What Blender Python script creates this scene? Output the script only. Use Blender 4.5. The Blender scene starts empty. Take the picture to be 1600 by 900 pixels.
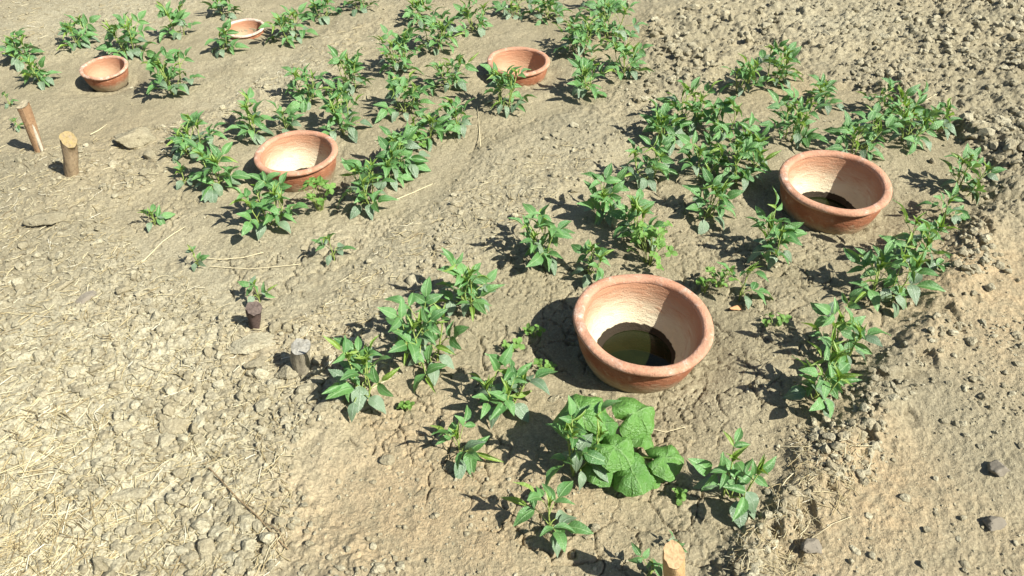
import bpy, bmesh, math, random
import numpy as np
from mathutils import Vector, Matrix, Quaternion, noise as mnoise

# ------------------------------------------------------------------ camera, sky, sun
SC = bpy.context.scene
COL = SC.collection
F_PX, PITCH, CAM_H = 1200.0, math.radians(43.0), 1.6      # focal length in pixels of a 1600 px wide picture
cam_d = bpy.data.cameras.new("camera")
cam_d.sensor_width = 36.0
cam_d.lens = 36.0 * F_PX / 1600.0
cam_d.clip_start, cam_d.clip_end = 0.05, 400.0
cam = bpy.data.objects.new("camera", cam_d)
COL.objects.link(cam)
cam.location = (0, 0, CAM_H)
cam.rotation_euler = (math.pi / 2 - PITCH, 0, 0)
SC.camera = cam

SUN_DIR = Vector((0.602, -0.32, 0.731)).normalized()       # towards the sun: right, a little behind the camera
sun_d = bpy.data.lights.new("sun", 'SUN')
sun_d.energy = 5.0
sun_d.angle = math.radians(0.5)
sun_d.color = (1.0, 0.965, 0.88)
sun = bpy.data.objects.new("sun", sun_d)
COL.objects.link(sun)
sun.location = (3, -2, 5)
sun.rotation_euler = SUN_DIR.to_track_quat('Z', 'Y').to_euler()

W = bpy.data.worlds.new("World")
SC.world = W
W.use_nodes = True
nt = W.node_tree
bg = nt.nodes["Background"]
sky = nt.nodes.new("ShaderNodeTexSky")
sky.sky_type = 'NISHITA'
sky.sun_disc = False
sky.sun_elevation = math.asin(SUN_DIR.z)
sky.sun_rotation = math.atan2(SUN_DIR.x, SUN_DIR.y)
nt.links.new(sky.outputs[0], bg.inputs[0])
bg.inputs[1].default_value = 0.055
SC.view_settings.view_transform = 'Standard'
SC.view_settings.look = 'None'
SC.view_settings.gamma = 1.0
SC.view_settings.exposure = 0.92

RNG = np.random.default_rng(11)
random.seed(11)

# ------------------------------------------------------------------ noise
def hsh(ix, iy, seed):
    h = (ix.astype(np.int64) * 374761393 + iy.astype(np.int64) * 668265263 + seed * 974634777) & 0xFFFFFFFF
    h = ((h ^ (h >> 13)) * 1274126177) & 0xFFFFFFFF
    h = ((h ^ (h >> 16)) * 2246822519) & 0xFFFFFFFF
    h = h ^ (h >> 15)
    return (h & 0xFFFFFF).astype(np.float64) / float(0x1000000)

def vnoise(x, y, scale, seed):                              # value noise, -1..1
    x = x / scale; y = y / scale
    ix = np.floor(x); iy = np.floor(y)
    fx = x - ix; fy = y - iy
    ux = fx * fx * fx * (fx * (fx * 6 - 15) + 10); uy = fy * fy * fy * (fy * (fy * 6 - 15) + 10)
    a = hsh(ix, iy, seed); b = hsh(ix + 1, iy, seed); c = hsh(ix, iy + 1, seed); d = hsh(ix + 1, iy + 1, seed)
    return ((a * (1 - ux) + b * ux) * (1 - uy) + (c * (1 - ux) + d * ux) * uy) * 2 - 1

def fbm(x, y, scale, seed, octv=3):
    s = 0; a = 1.0; t = 0
    for k in range(octv):
        s = s + a * vnoise(x + 7.3 * k, y - 3.1 * k, scale / 2 ** k, seed + k); t += a; a *= 0.5
    return s / t

def domes(x, y, cell, seed, fill=0.8, lo=0.3, hi=0.62):     # lumps of soil: tallest dome over each point, 0..1
    x = x + 0.28 * cell * vnoise(x, y, cell * 0.5, seed + 50); y = y + 0.28 * cell * vnoise(x, y, cell * 0.5, seed + 51)
    gx = x / cell; gy = y / cell
    ix = np.floor(gx); iy = np.floor(gy)
    out = np.zeros_like(x)
    for dx in (-1, 0, 1):
        for dy in (-1, 0, 1):
            cx = ix + dx; cy = iy + dy
            r1 = hsh(cx, cy, seed); r2 = hsh(cx, cy, seed + 1); r3 = hsh(cx, cy, seed + 2); r4 = hsh(cx, cy, seed + 3)
            rad = lo + (hi - lo) * r3
            d2 = ((gx - cx - r1) ** 2 + (gy - cy - r2) ** 2) / rad ** 2
            h = np.sqrt(np.clip(1 - d2, 0, 1)) * rad / hi
            out = np.maximum(out, np.where(r4 < fill, h, 0))
    return out

def crack(x, y, cell, seed):                                # distance to the nearest cell border, in metres
    x = x + 0.22 * cell * vnoise(x, y, cell * 0.45, seed + 60); y = y + 0.22 * cell * vnoise(x, y, cell * 0.45, seed + 61)
    gx = x / cell; gy = y / cell
    ix = np.floor(gx); iy = np.floor(gy)
    f1 = np.full_like(x, 9.0); f2 = np.full_like(x, 9.0)
    for dx in (-1, 0, 1):
        for dy in (-1, 0, 1):
            cx = ix + dx; cy = iy + dy
            d = np.hypot(gx - cx - hsh(cx, cy, seed), gy - cy - hsh(cx, cy, seed + 1))
            f2 = np.minimum(f2, np.maximum(f1, d)); f1 = np.minimum(f1, d)
    return (f2 - f1) * cell * 0.5

def sstep(a, b, v):
    t = np.clip((v - a) / (b - a), 0, 1)
    return t * t * (3 - 2 * t)

# ------------------------------------------------------------------ photograph pixel <-> ground
FW = Vector((0, math.cos(PITCH), -math.sin(PITCH))); UP = Vector((0, math.sin(PITCH), math.cos(PITCH)))
def ray(px, py):
    return Vector(((px - 800) / F_PX, 0, 0)) + UP * ((450 - py) / F_PX) + FW
SY, SX = -0.07, 0.03                                        # the plot falls gently away from the viewer
def plane_z(x, y): return SY * y + SX * x
def at0(px, py, dz=0.0):
    d = ray(px, py)
    s = (dz - CAM_H) / (d.z - SY * d.y - SX * d.x)
    return Vector((d.x * s, d.y * s, CAM_H + d.z * s))
def px_per_m(y, z):                                         # image scale at a point
    return F_PX / (Vector((0, y, z - CAM_H)).dot(FW))

def gpoly(pts):
    return np.array([at0(a, b)[:2] for a, b in pts])
BED_NEAR = gpoly([(1010,960),(700,930),(575,860),(480,790),(455,700),(520,650),(600,600),(640,520),(680,450),(790,390),(880,310),(980,230),
    (1080,150),(1150,95),(1230,75),(1260,120),(1380,150),(1480,190),(1560,260),(1530,320),(1480,380),(1440,440),(1400,510),(1350,570),
    (1310,630),(1240,670),(1220,740),(1180,790),(1120,850),(1090,960)])
BED_MID = gpoly([(150,330),(240,285),(300,225),(380,195),(440,150),(520,120),(590,60),(640,20),(690,-30),(1000,-30),(1010,60),(990,110),
    (940,150),(840,190),(760,230),(700,290),(620,350),(540,420),(480,490),(400,500),(300,450),(220,400)])
BED_FAR = gpoly([(-200,60),(60,95),(180,75),(260,30),(400,-40),(560,-40),(520,40),(440,110),(330,170),(240,200),(130,230),(60,230),(-200,260)])
BANK = gpoly([(1400,150),(1560,230),(1600,270),(1550,345),(1495,440),(1440,540),(1365,640),(1290,720),(1240,800),(1170,880),(1130,960)])

def seg_dist(x, y, P, closed):
    n = len(P); best = np.full_like(x, 1e9)
    for i in range(n if closed else n - 1):
        ax, ay = P[i]; bx, by = P[(i + 1) % n]
        ex, ey = bx - ax, by - ay
        t = np.clip(((x - ax) * ex + (y - ay) * ey) / (ex * ex + ey * ey), 0, 1)
        best = np.minimum(best, (x - ax - t * ex) ** 2 + (y - ay - t * ey) ** 2)
    return np.sqrt(best)
def sdist(x, y, P):                                         # positive inside
    d = seg_dist(x, y, P, True); ins = np.zeros(x.shape, bool); n = len(P)
    for i in range(n):
        ax, ay = P[i]; bx, by = P[(i + 1) % n]
        if ay == by: continue
        ins ^= ((ay > y) != (by > y)) & (x < (bx - ax) * (y - ay) / (by - ay) + ax)
    return np.where(ins, d, -d)
def blob(x, y, lst):
    s = np.zeros_like(x)
    for px, py, r, w in lst:
        c = at0(px, py)
        s = s + w * np.exp(-((x - c.x) ** 2 + (y - c.y) ** 2) / (2 * r * r))
    return s

COARSE = [(1250,60,.45,.8),(1500,110,.7,1.0),(1580,20,.7,1.0),(1580,220,.35,.8),(1100,60,.35,.7),(1000,110,.25,.5),(1330,200,.25,.2)]
ORANGE = [(1570,430,.22,1.1),(1510,520,.16,.7),(1330,690,.10,.8),(1350,760,.10,.9),(1270,850,.10,.8),(600,730,.20,.9),(520,800,.15,.8),(1250,145,.15,.7),(1010,690,.12,.4),
          (640,620,.1,.3),(860,730,.16,.5),(1540,870,.2,.6),(960,330,.2,.3),(950,60,.12,.6),(440,540,.12,.5),(800,860,.15,.5),(200,210,.3,.3)]
PALE = [(60,760,.35,1.0),(0,650,.3,.8),(120,870,.25,.8),(250,650,.3,.5),(150,20,.5,.5),(420,140,.35,.5),(640,390,.3,.35),(900,260,.3,.25),(1290,30,.3,.5),(250,430,.35,.4)]

def fields(x, y):
    wx = 0.03 * fbm(x, y, 0.14, 3); wy = 0.03 * fbm(x, y, 0.14, 8)
    sd = np.maximum(np.maximum(sdist(x + wx, y + wy, BED_NEAR), sdist(x + wx, y + wy, BED_MID)), sdist(x + wx, y + wy, BED_FAR))
    bed = sstep(-0.055, 0.05, sd)
    coarse = np.clip(blob(x, y, COARSE), 0, 1)
    bank = np.exp(-(seg_dist(x + wx, y + wy, BANK, False) / 0.068) ** 2)
    return sd, bed, coarse, bank

POT_HOLES = [(0.383, 1.568, .2035), (1.187, 2.331, .2005), (-.885, 2.681, .1685), (.032, 3.594, .1575), (-2.094, 3.653, .1185), (-1.537, 4.25, .115)]
CRACKED = [(840,480,.17,1.0),(640,650,.10,1.0),(1180,430,.22,.9),(1000,645,.12,.6),(760,560,.12,.7),(1120,800,.12,.6),(560,300,.2,.5),(850,860,.12,.5),(1320,380,.2,.6),
           (1100,330,.2,.6),(700,210,.2,.4),(420,420,.12,.7),(220,330,.15,.6),(1200,560,.15,.8),(690,690,.1,.7),(480,390,.15,.6),(560,330,.15,.5),(900,420,.15,.7),(1150,520,.15,.7),(1060,150,.2,.3),(860,200,.2,.3)]
SMOOTH = [(1450,700,.22,.6),(1360,860,.16,.5),(1570,470,.18,.6),(1560,620,.2,.5),(120,300,.2,.3),(60,20,.3,.5)]
LUMPY = [(250,600,.3,.8),(420,560,.16,1.0),(330,800,.25,1.0),(150,780,.2,.5),(430,720,.12,.8),(500,620,.08,.8),(60,480,.3,.4),(560,60,.3,.5),(640,440,.1,.5),(140,260,.2,.6),(1020,60,.2,.6),(560,510,.08,.5),(760,330,.1,.4),(900,250,.12,.5),(980,180,.12,.5),(330,200,.12,.5),(450,140,.14,.5),(230,250,.15,.7),(80,430,.2,.5),(330,200,.15,.4),(430,130,.15,.4),(560,60,.2,.4),(680,400,.12,.4),(840,290,.12,.4),(950,200,.12,.4),(150,330,.2,.4),(130,30,.3,.3),(480,90,.2,.4)]
def height(x, y, fine=True):
    x = np.asarray(x, float); y = np.asarray(y, float)
    sd, bed, coarse, bank = fields(x, y)
    lumpy = np.clip(blob(x, y, LUMPY), 0, 1)
    z = plane_z(x, y) + 0.011 * vnoise(x, y, 0.45, 1) + 0.007 * vnoise(x, y, 0.18, 2)
    z = z - (0.012 + 0.030 * bank) * bed + 0.024 * bank * (1 - bed)
    rough = 1 - 0.93 * sstep(-0.01, 0.06, sd - 0.05 * bank * (1 + vnoise(x, y, 0.05, 4)))
    rough = rough * (1 - np.clip(blob(x, y, SMOOTH), 0, .4))
    patch = np.clip(0.75 + 0.7 * fbm(x, y, 0.3, 30), 0.25, 1.6)      # rough ground is rougher in places
    pb = sstep(-0.25, 0.35, fbm(x, y, 0.16, 33)); pc = sstep(-0.3, 0.3, fbm(x, y, 0.11, 36))
    z = z + rough * patch * (0.026 * coarse + 0.003 + 0.009 * lumpy) * domes(x, y, 0.075, 100, 0.4) * (0.85 + 0.5 * fbm(x, y, 0.02, 38, 2))
    z = z + rough * (0.015 * coarse + 0.003 + 0.009 * lumpy + 0.014 * bank) * pb * domes(x, y, 0.042, 110, 0.6) * (0.85 + 0.5 * fbm(x, y, 0.015, 39, 2))
    if fine:
        z = z + rough * (0.004 + 0.007 * coarse + 0.004 * lumpy + 0.008 * bank) * pc * domes(x, y, 0.022, 120, 0.65)
        z = z + rough * (0.0035 + 0.003 * bank + 0.002 * coarse) * domes(x, y, 0.0105, 130, 0.6)
        z = z + rough * (0.006 + 0.012 * coarse + 0.012 * bank) * (np.abs(fbm(x, y, 0.045, 140, 3)) - 0.3)     # creases between crumbs
        z = z + bed * 0.0035 * (np.abs(fbm(x, y, 0.03, 145, 3)) - 0.3) - bed * 0.006 * sstep(0.62, 0.8, fbm(x, y, 0.035, 147, 2))
        z = z + (0.0015 + 0.0024 * rough) * fbm(x, y, 0.012, 40, 2)
        z = z + bed * 0.0045 * fbm(x, y, 0.07, 45, 3)
        z = z + bed * 0.006 * sstep(0.0, 0.6, fbm(x, y, 0.22, 47, 2)) * domes(x, y, 0.02, 125, 0.6)
        ck = np.clip(blob(x, y, CRACKED), 0, 1) * sstep(-0.6, 0.3, fbm(x, y, 0.16, 70, 2))
        c1 = crack(x, y, 0.095, 80); c2 = crack(x, y, 0.045, 90)
        z = z - bed * sstep(0.03, 0.3, ck) * 0.012 * (1 - sstep(0.0004, 0.0024, c1))
        z = z - bed * sstep(0.15, 0.5, ck) * 0.008 * (1 - sstep(0.0003, 0.0021, c2)) * (fbm(x, y, 0.12, 95, 1) > -0.25)
        z = z - 0.02 * (1 - bed) * coarse * sstep(0.4, 0.65, fbm(x, y, 0.10, 77, 2))      # dark gaps between the clods
        z = z - 0.028 * bank * sstep(0.25, 0.5, fbm(x, y, 0.07, 78, 2))                   # hollows along the crumbling bed edge
    for hx, hy, hr in POT_HOLES:                             # each pot sits in its own pit
        q = np.hypot(x - hx, y - hy) / hr
        z = z + 0.005 * np.exp(-((q - 0.92) / 0.12) ** 2) * (1 + 0.9 * vnoise(x, y, 0.03, 150)) - (0.034 if hy < 2 else (0.02 if hy < 4 else 0.0)) * np.exp(-(np.clip(q - 0.9, 0, None) / 0.5) ** 2)      # soil pushed up round it
        z = z - 0.4 * (1 - sstep(0.52, 0.72, q))
    return z

def gz(x, y): return float(height(np.array([x]), np.array([y]), False)[0])
def at(px, py):                                             # the ground point seen at a pixel
    p = at0(px, py)
    for _ in range(3):
        p = at0(px, py, gz(p.x, p.y) - plane_z(p.x, p.y))
    return Vector((p.x, p.y, gz(p.x, p.y)))

# ------------------------------------------------------------------ object helpers
def tag(o, label=None, cat=None, group=None, kind=None):
    if label: o["label"] = label
    if cat: o["category"] = cat
    if group: o["group"] = group
    if kind: o["kind"] = kind
    return o
def empty(name, loc, label, cat, group=None):
    o = bpy.data.objects.new(name, None); o.empty_display_size = 0.05
    o.location = loc; COL.objects.link(o)
    return tag(o, label, cat, group)
def link(name, me, parent=None):
    o = bpy.data.objects.new(name, me); COL.objects.link(o)
    if parent: o.parent = parent
    return o
def mesh_np(name, co, faces, mat, smooth=True):
    me = bpy.data.meshes.new(name)
    co = np.asarray(co, np.float32); faces = np.asarray(faces, np.int32)
    k = faces.shape[1]
    me.vertices.add(len(co)); me.vertices.foreach_set("co", co.ravel())
    me.loops.add(faces.size); me.loops.foreach_set("vertex_index", faces.ravel())
    me.polygons.add(len(faces))
    me.polygons.foreach_set("loop_start", np.arange(0, faces.size, k, dtype=np.int32))
    me.polygons.foreach_set("use_smooth", np.full(len(faces), smooth))
    me.update(calc_edges=True)
    if mat: me.materials.append(mat)
    return me
def mesh_py(name, verts, faces, mat, smooth=True):
    me = bpy.data.meshes.new(name); me.from_pydata([tuple(v) for v in verts], [], faces); me.update()
    for p in me.polygons: p.use_smooth = smooth
    if mat: me.materials.append(mat)
    return me
def tube(pts, rads, n=6, verts=None, faces=None, cap=True):
    verts = [] if verts is None else verts; faces = [] if faces is None else faces
    pts = [Vector(p) for p in pts]; b = len(verts); ref = None
    for i, p in enumerate(pts):
        d = (pts[min(i + 1, len(pts) - 1)] - pts[max(i - 1, 0)])
        d = d.normalized() if d.length > 1e-9 else Vector((0, 0, 1))
        if ref is None: ref = d.orthogonal().normalized()
        ref = (ref - d * ref.dot(d)).normalized(); q = d.cross(ref)
        for k in range(n):
            a = 2 * math.pi * k / n
            verts.append(p + (ref * math.cos(a) + q * math.sin(a)) * rads[i])
    for i in range(len(pts) - 1):
        for k in range(n):
            faces.append((b + i * n + k, b + i * n + (k + 1) % n, b + (i + 1) * n + (k + 1) % n, b + (i + 1) * n + k))
    if cap:
        faces.append(tuple(b + (len(pts) - 1) * n + k for k in range(n)))
    return verts, faces

# ------------------------------------------------------------------ material helpers
class NT:
    def __init__(s, name):
        s.m = bpy.data.materials.new(name); s.m.use_nodes = True
        s.t = s.m.node_tree; s.b = s.t.nodes["Principled BSDF"]; s.out = s.t.nodes["Material Output"]
    def n(s, typ, **kw):
        o = s.t.nodes.new(typ)
        for k, v in kw.items(): setattr(o, k, v)
        return o
    def l(s, a, b): s.t.links.new(a, b)
    def coord(s, which="Object"): return s.n("ShaderNodeTexCoord").outputs[which]
    def noise(s, vec, scale, detail=3, rough=0.55, dist=0.0):
        o = s.n("ShaderNodeTexNoise"); o.inputs["Scale"].default_value = scale; o.inputs["Detail"].default_value = detail
        o.inputs["Roughness"].default_value = rough; o.inputs["Distortion"].default_value = dist
        s.l(vec, o.inputs["Vector"]); return o.outputs["Fac"]
    def ramp(s, fac, stops):
        o = s.n("ShaderNodeValToRGB"); e = o.color_ramp.elements
        while len(e) < len(stops): e.new(0.5)
        for el, (p, c) in zip(e, stops):
            el.position = p; el.color = (c, c, c, 1) if isinstance(c, (int, float)) else (*c, 1)
        s.l(fac, o.inputs[0]); return o.outputs[0]
    def val(s, x):
        return x
    def mix(s, f, a, b, mode='MIX'):
        o = s.n("ShaderNodeMix", data_type='RGBA', blend_type=mode)
        for sock, v in ((o.inputs[0], f), (o.inputs[6], a), (o.inputs[7], b)):
            if isinstance(v, (int, float)): sock.default_value = v
            elif isinstance(v, tuple): sock.default_value = (*v, 1)
            else: s.l(v, sock)
        return o.outputs[2]
    def math(s, op, a, b=None, clamp=False):
        o = s.n("ShaderNodeMath", operation=op, use_clamp=clamp)
        for i, v in enumerate((a, b)):
            if v is None: continue
            if isinstance(v, (int, float)): o.inputs[i].default_value = v
            else: s.l(v, o.inputs[i])
        return o.outputs[0]
    def attr(s, name):
        return s.n("ShaderNodeAttribute", attribute_name=name).outputs["Fac"]
    def bump(s, h, strength, dist, prev=None):
        o = s.n("ShaderNodeBump"); o.inputs["Strength"].default_value = strength; o.inputs["Distance"].default_value = dist
        s.l(h, o.inputs["Height"])
        if prev: s.l(prev, o.inputs["Normal"])
        return o.outputs[0]
    def setb(s, **kw):
        for k, v in kw.items():
            k = k.replace("_", " ")
            if isinstance(v, (int, float)): s.b.inputs[k].default_value = v
            elif isinstance(v, tuple): s.b.inputs[k].default_value = (*v, 1)
            else: s.l(v, s.b.inputs[k])

SOIL, SOIL_GREY, SOIL_ORANGE, SOIL_PALE, SOIL_BED = (0.335, 0.290, 0.188), (0.262, 0.235, 0.158), (0.42, 0.315, 0.182), (0.49, 0.452, 0.318), (0.275, 0.238, 0.150)
def soil_material(name, attrs):
    m = NT(name); co = m.n("ShaderNodeNewGeometry").outputs["Position"]
    n1 = m.noise(co, 3.0, 4); n2 = m.noise(co, 22.0, 4, 0.6); n3 = m.noise(co, 130.0, 3, 0.7); n4 = m.noise(co, 420.0, 2, 0.7)
    c = m.mix(m.ramp(n1, [(0.36, 0.0), (0.66, 1.0)]), SOIL, SOIL_GREY)
    if attrs:
        c = m.mix(m.attr("bed"), c, m.mix(m.ramp(n1, [(0.4, 0.0), (0.62, 1.0)]), SOIL_BED, SOIL))
        c = m.mix(m.math('MULTIPLY', m.attr("orange"), m.ramp(n2, [(0.3, 0.45), (0.65, 1.0)]), True), c, SOIL_ORANGE)
        c = m.mix(m.math('MULTIPLY', m.attr("pale"), m.ramp(n2, [(0.25, 0.6), (0.6, 1.0)]), True), c, SOIL_PALE)
    else:
        rnd = m.math('ADD', m.n("ShaderNodeObjectInfo").outputs["Random"], m.attr("tint"))
        rnd = m.math('FRACT', rnd)
        c = m.mix(m.ramp(rnd, [(0.0, 0.5), (0.25, 0.0)]), c, (0.235, 0.205, 0.135))
        c = m.mix(m.ramp(rnd, [(0.3, 0.1), (1.0, 0.9)]), c, SOIL_PALE)
    c = m.mix(m.ramp(n2, [(0.3, 0.55), (0.5, 0.0)]), c, (0.235, 0.20, 0.125))
    c = m.mix(m.ramp(n3, [(0.42, 0.5), (0.55, 0.0)]), c, (0.20, 0.172, 0.108))
    c = m.mix(m.ramp(n3, [(0.56, 0.0), (0.72, 0.55)]), c, (0.48, 0.44, 0.29))
    c = m.mix(m.ramp(n4, [(0.60, 0.0), (0.72, 0.5)]), c, (0.55, 0.51, 0.36))
    m.setb(Base_Color=c, Roughness=0.95, Specular_IOR_Level=0.12)
    b = m.bump(n2, 0.4, 0.02); b = m.bump(n3, 0.8, 0.008, b); b = m.bump(n4, 0.6, 0.003, b)
    m.l(b, m.b.inputs["Normal"])
    return m.m
M_SOIL = soil_material("soil", True)
M_CLOD = soil_material("clod_soil", False)

def simple(name, c, rough=0.8, var=0.25, scale=40, bump=0.0, spec=0.2):
    m = NT(name); n = m.noise(m.coord("Object"), scale, 4, 0.6)
    m.setb(Base_Color=m.mix(n, tuple(x * (1 - var) for x in c), tuple(min(1, x * (1 + var)) for x in c)), Roughness=rough, Specular_IOR_Level=spec)
    if bump: m.l(m.bump(n, 0.6, bump), m.b.inputs["Normal"])
    return m.m

# ------------------------------------------------------------------ the ground
def graded(a, b, s0, s1):
    out = [a]
    while out[-1] < b:
        out.append(out[-1] + s0 + s1 * max(out[-1], 0.3))
    return np.array(out)
ys = graded(0.52, 5.40, 0.0024, 0.0015)
nu = 900
us = np.linspace(-1, 1, nu)
ext = 0.05 * 1.75 ** np.arange(11)
ext = np.cumsum(ext)
U = np.concatenate([-1 - ext[::-1], us, 1 + ext])
yf = ys[-1] + np.cumsum(0.06 * 1.6 ** np.arange(16))
yb = ys[0] - np.cumsum(0.05 * 1.7 ** np.arange(9))
Y = np.concatenate([yb[::-1], ys, yf])
hw = 0.56 * np.clip(Y, 0.4, 6.5) + 0.90
GX = U[None, :] * hw[:, None]; GY = np.repeat(Y[:, None], len(U), 1)
GZ = np.zeros_like(GX)
core = (slice(len(yb), len(yb) + len(ys)), slice(11, 11 + nu))
GZ[:] = height(GX, GY, False)
GZ[core] = height(GX[core], GY[core], True)
co = np.stack([GX, GY, GZ], -1).reshape(-1, 3)
r, c = GX.shape
idx = np.arange(r * c).reshape(r, c)
quads = np.stack([idx[:-1, :-1], idx[:-1, 1:], idx[1:, 1:], idx[1:, :-1]], -1).reshape(-1, 4)
gme = mesh_np("ground", co, quads, M_SOIL)
fx, fy = GX.ravel(), GY.ravel()
sd_, bed_, coarse_, bank_ = fields(fx, fy)
for nm, arr in (("bed", bed_), ("orange", np.clip(blob(fx, fy, ORANGE) * (0.8 + 0.5 * fbm(fx, fy, 0.15, 200)), 0, 1)),
                ("pale", np.clip(blob(fx, fy, PALE) * (0.8 + 0.6 * fbm(fx, fy, 0.12, 210)), 0, 1))):
    a = gme.attributes.new(nm, 'FLOAT', 'POINT'); a.data.foreach_set("value", arr.astype(np.float32))
tag(link("ground", gme), kind='structure')

# ------------------------------------------------------------------ clods
def clod_mesh(name, seed, sub=2, flat=0.7):
    rg = random.Random(seed)
    bm = bmesh.new(); bmesh.ops.create_icosphere(bm, subdivisions=sub, radius=1.0)
    planes = [(Vector((rg.gauss(0, 1), rg.gauss(0, 1), rg.gauss(0, 1))).normalized(), rg.uniform(0.45, 0.85)) for _ in range(13)]
    sx, sy, sz = rg.uniform(0.9, 1.35), rg.uniform(0.75, 1.1), rg.uniform(0.55, 0.85) * flat / 0.7
    off = Vector((rg.uniform(0, 50), rg.uniform(0, 50), rg.uniform(0, 50)))
    for v in bm.verts:
        for n, d in planes:
            e = v.co.dot(n) - d
            if e > 0: v.co -= n * e * 0.95
        v.co *= 1 + .16 * mnoise.noise(v.co * 2.2 + off) + (.10 * mnoise.noise(v.co * 6 + off) if sub > 2 else 0)
        v.co += Vector((rg.uniform(-1, 1), rg.uniform(-1, 1), rg.uniform(-1, 1))) * (0.05 if sub < 3 else .012)
        v.co = Vector((v.co.x * sx, v.co.y * sy, v.co.z * sz))
    me = bpy.data.meshes.new(name); bm.to_mesh(me); bm.free()
    for p in me.polygons: p.use_smooth = sub > 2
    me.materials.append(M_CLOD)
    return me
BIG_CLODS = [clod_mesh("clod", 800 + i, 4) for i in range(14)]
CLODS = [clod_mesh("clod", 500 + i) for i in range(14)]
def put_clod(p, r, me, label, group=None, rz=None, sink=0.35, name="soil_clod", cat="clod", stretch=(1, 1, 1)):
    o = link(name, me); o.location = (p[0], p[1], p[2] + r * 0.6 * (1 - 2 * sink) * stretch[2])
    o.rotation_euler = (random.uniform(-.3, .3), random.uniform(-.3, .3), random.uniform(0, 6.28) if rz is None else rz)
    o.scale = (r * stretch[0], r * stretch[1], r * stretch[2])
    return tag(o, label, cat, group)
# notable ones first
NOTABLE = [
    (75, 347, 27, 0, (1.0, .7, .5), "flat tan slab of soil with a dark shaded underside at far left"),
    (101, 448, 14, 1, (1.25, .6, .5), "oblong pale grey stone lying alone on the left ground"),
    (212, 222, 36, 2, (1.1, .8, .6), "large hollow-sided lump of earth left of the bushy plant row"),
    (395, 538, 32, 3, (1.1, .9, .35), "broad low tan mound of earth between the dark and grey stumps"),
    (402, 570, 16, 4, (1, .9, .8), "squarish grey clod left of the grey-topped stump"),
    (452, 586, 20, 5, (1, 1, .8), "rounded orange-tan clod just below the grey-topped stump"),
    (497, 597, 15, 6, (1, 1, .7), "tan clod at the foot of the leafy plant right of the grey stump"),
    (443, 570, 9, 7, (1, 1, 1), "small cubic clod touching the grey-topped stump"),
    (275, 668, 27, 8, (1.2, .8, .35), "wide flat pale clod in the middle of the left ground"),
    (205, 775, 33, 9, (1.3, .6, .3), "flat grey slab of soil in the lower left straw"),
    (410, 635, 18, 10, (1, 1, .6), "tan clod below the squarish grey clod on the left ground"),
    (360, 875, 18, 11, (1, 1, .6), "rounded tan clod near the bottom edge left of the beds"),
    (1553, 735, 20, 12, (1, .85, .8), "brown rounded stone, upper of two on the lower right ground"),
    (1553, 818, 19, 13, (1, .85, .8), "brown rounded stone, lower of two on the lower right ground"),
    (1268, 856, 17, 0, (1, .9, .8), "grey stone on the bare ground near the bottom right of the bed"),
    (195, 455, 13, 1, (1, 1, .6), "leftmost tan clod of the small row on the left ground"),
    (218, 460, 10, 2, (1, 1, .7), "rightmost tan clod of the small row on the left ground"),
    (134, 467, 14, 3, (1.2, .8, .5), "low grey clod beside the oblong pale stone"),
    (1150, 482, 8, 4, (1.3, .8, .6), "small orange shard of clay beside the largest clay pot"),
    (606, 722, 11, 5, (1, 1, .7), "lone brown clod on the smooth orange soil at the lower left of the bed"),
    (865, 624, 9, 6, (1, 1, .7), "brown clod beside the broad-leaved squash"),
    (1515, 535, 12, 7, (1, 1, .8), "dark brown clod on the orange soil right of the near bed"),
    (1545, 452, 10, 8, (1, 1, .8), "small brown clod above the dark one on the orange soil"),
    (930, 825, 10, 9, (1, 1, .8), "brown clod right of the lowest bean plant"),
]
M_STONE = simple("grey_stone", (0.25, 0.22, 0.17), 0.9, 0.3, 60, 0.004)
M_SHARD = simple("clay_shard", (0.55, 0.30, 0.15), 0.9, 0.2, 60, 0.003)
taken = []
for px, py, rpx, k, st, lab in NOTABLE:
    p = at(px, py); r = rpx / px_per_m(p.y, p.z)
    me = BIG_CLODS[k]
    if "stone" in lab or "shard" in lab:
        me = me.copy(); me.materials.clear(); me.materials.append(M_SHARD if "shard" in lab else M_STONE)
        if "pale grey" in lab: me.materials.clear(); me.materials.append(M_CLOD)
    cat = "stone" if "stone" in lab else ("clay shard" if "shard" in lab else "clod")
    put_clod(p, r, me, lab, None, 0.3 if 'oblong' not in lab else 0.8, 0.12, {"clod": "soil_clod", "stone": "stone", "clay shard": "clay_shard"}[cat], cat, st)
    taken.append((p.x, p.y, r))
for a, b in ((322,728),(332,740),(345,752),(358,767),(372,782),(387,795),(402,808),(415,823),(428,838),(440,850),(452,862)):
    p = at(a, b); taken.append((p.x, p.y, .012))

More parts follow.
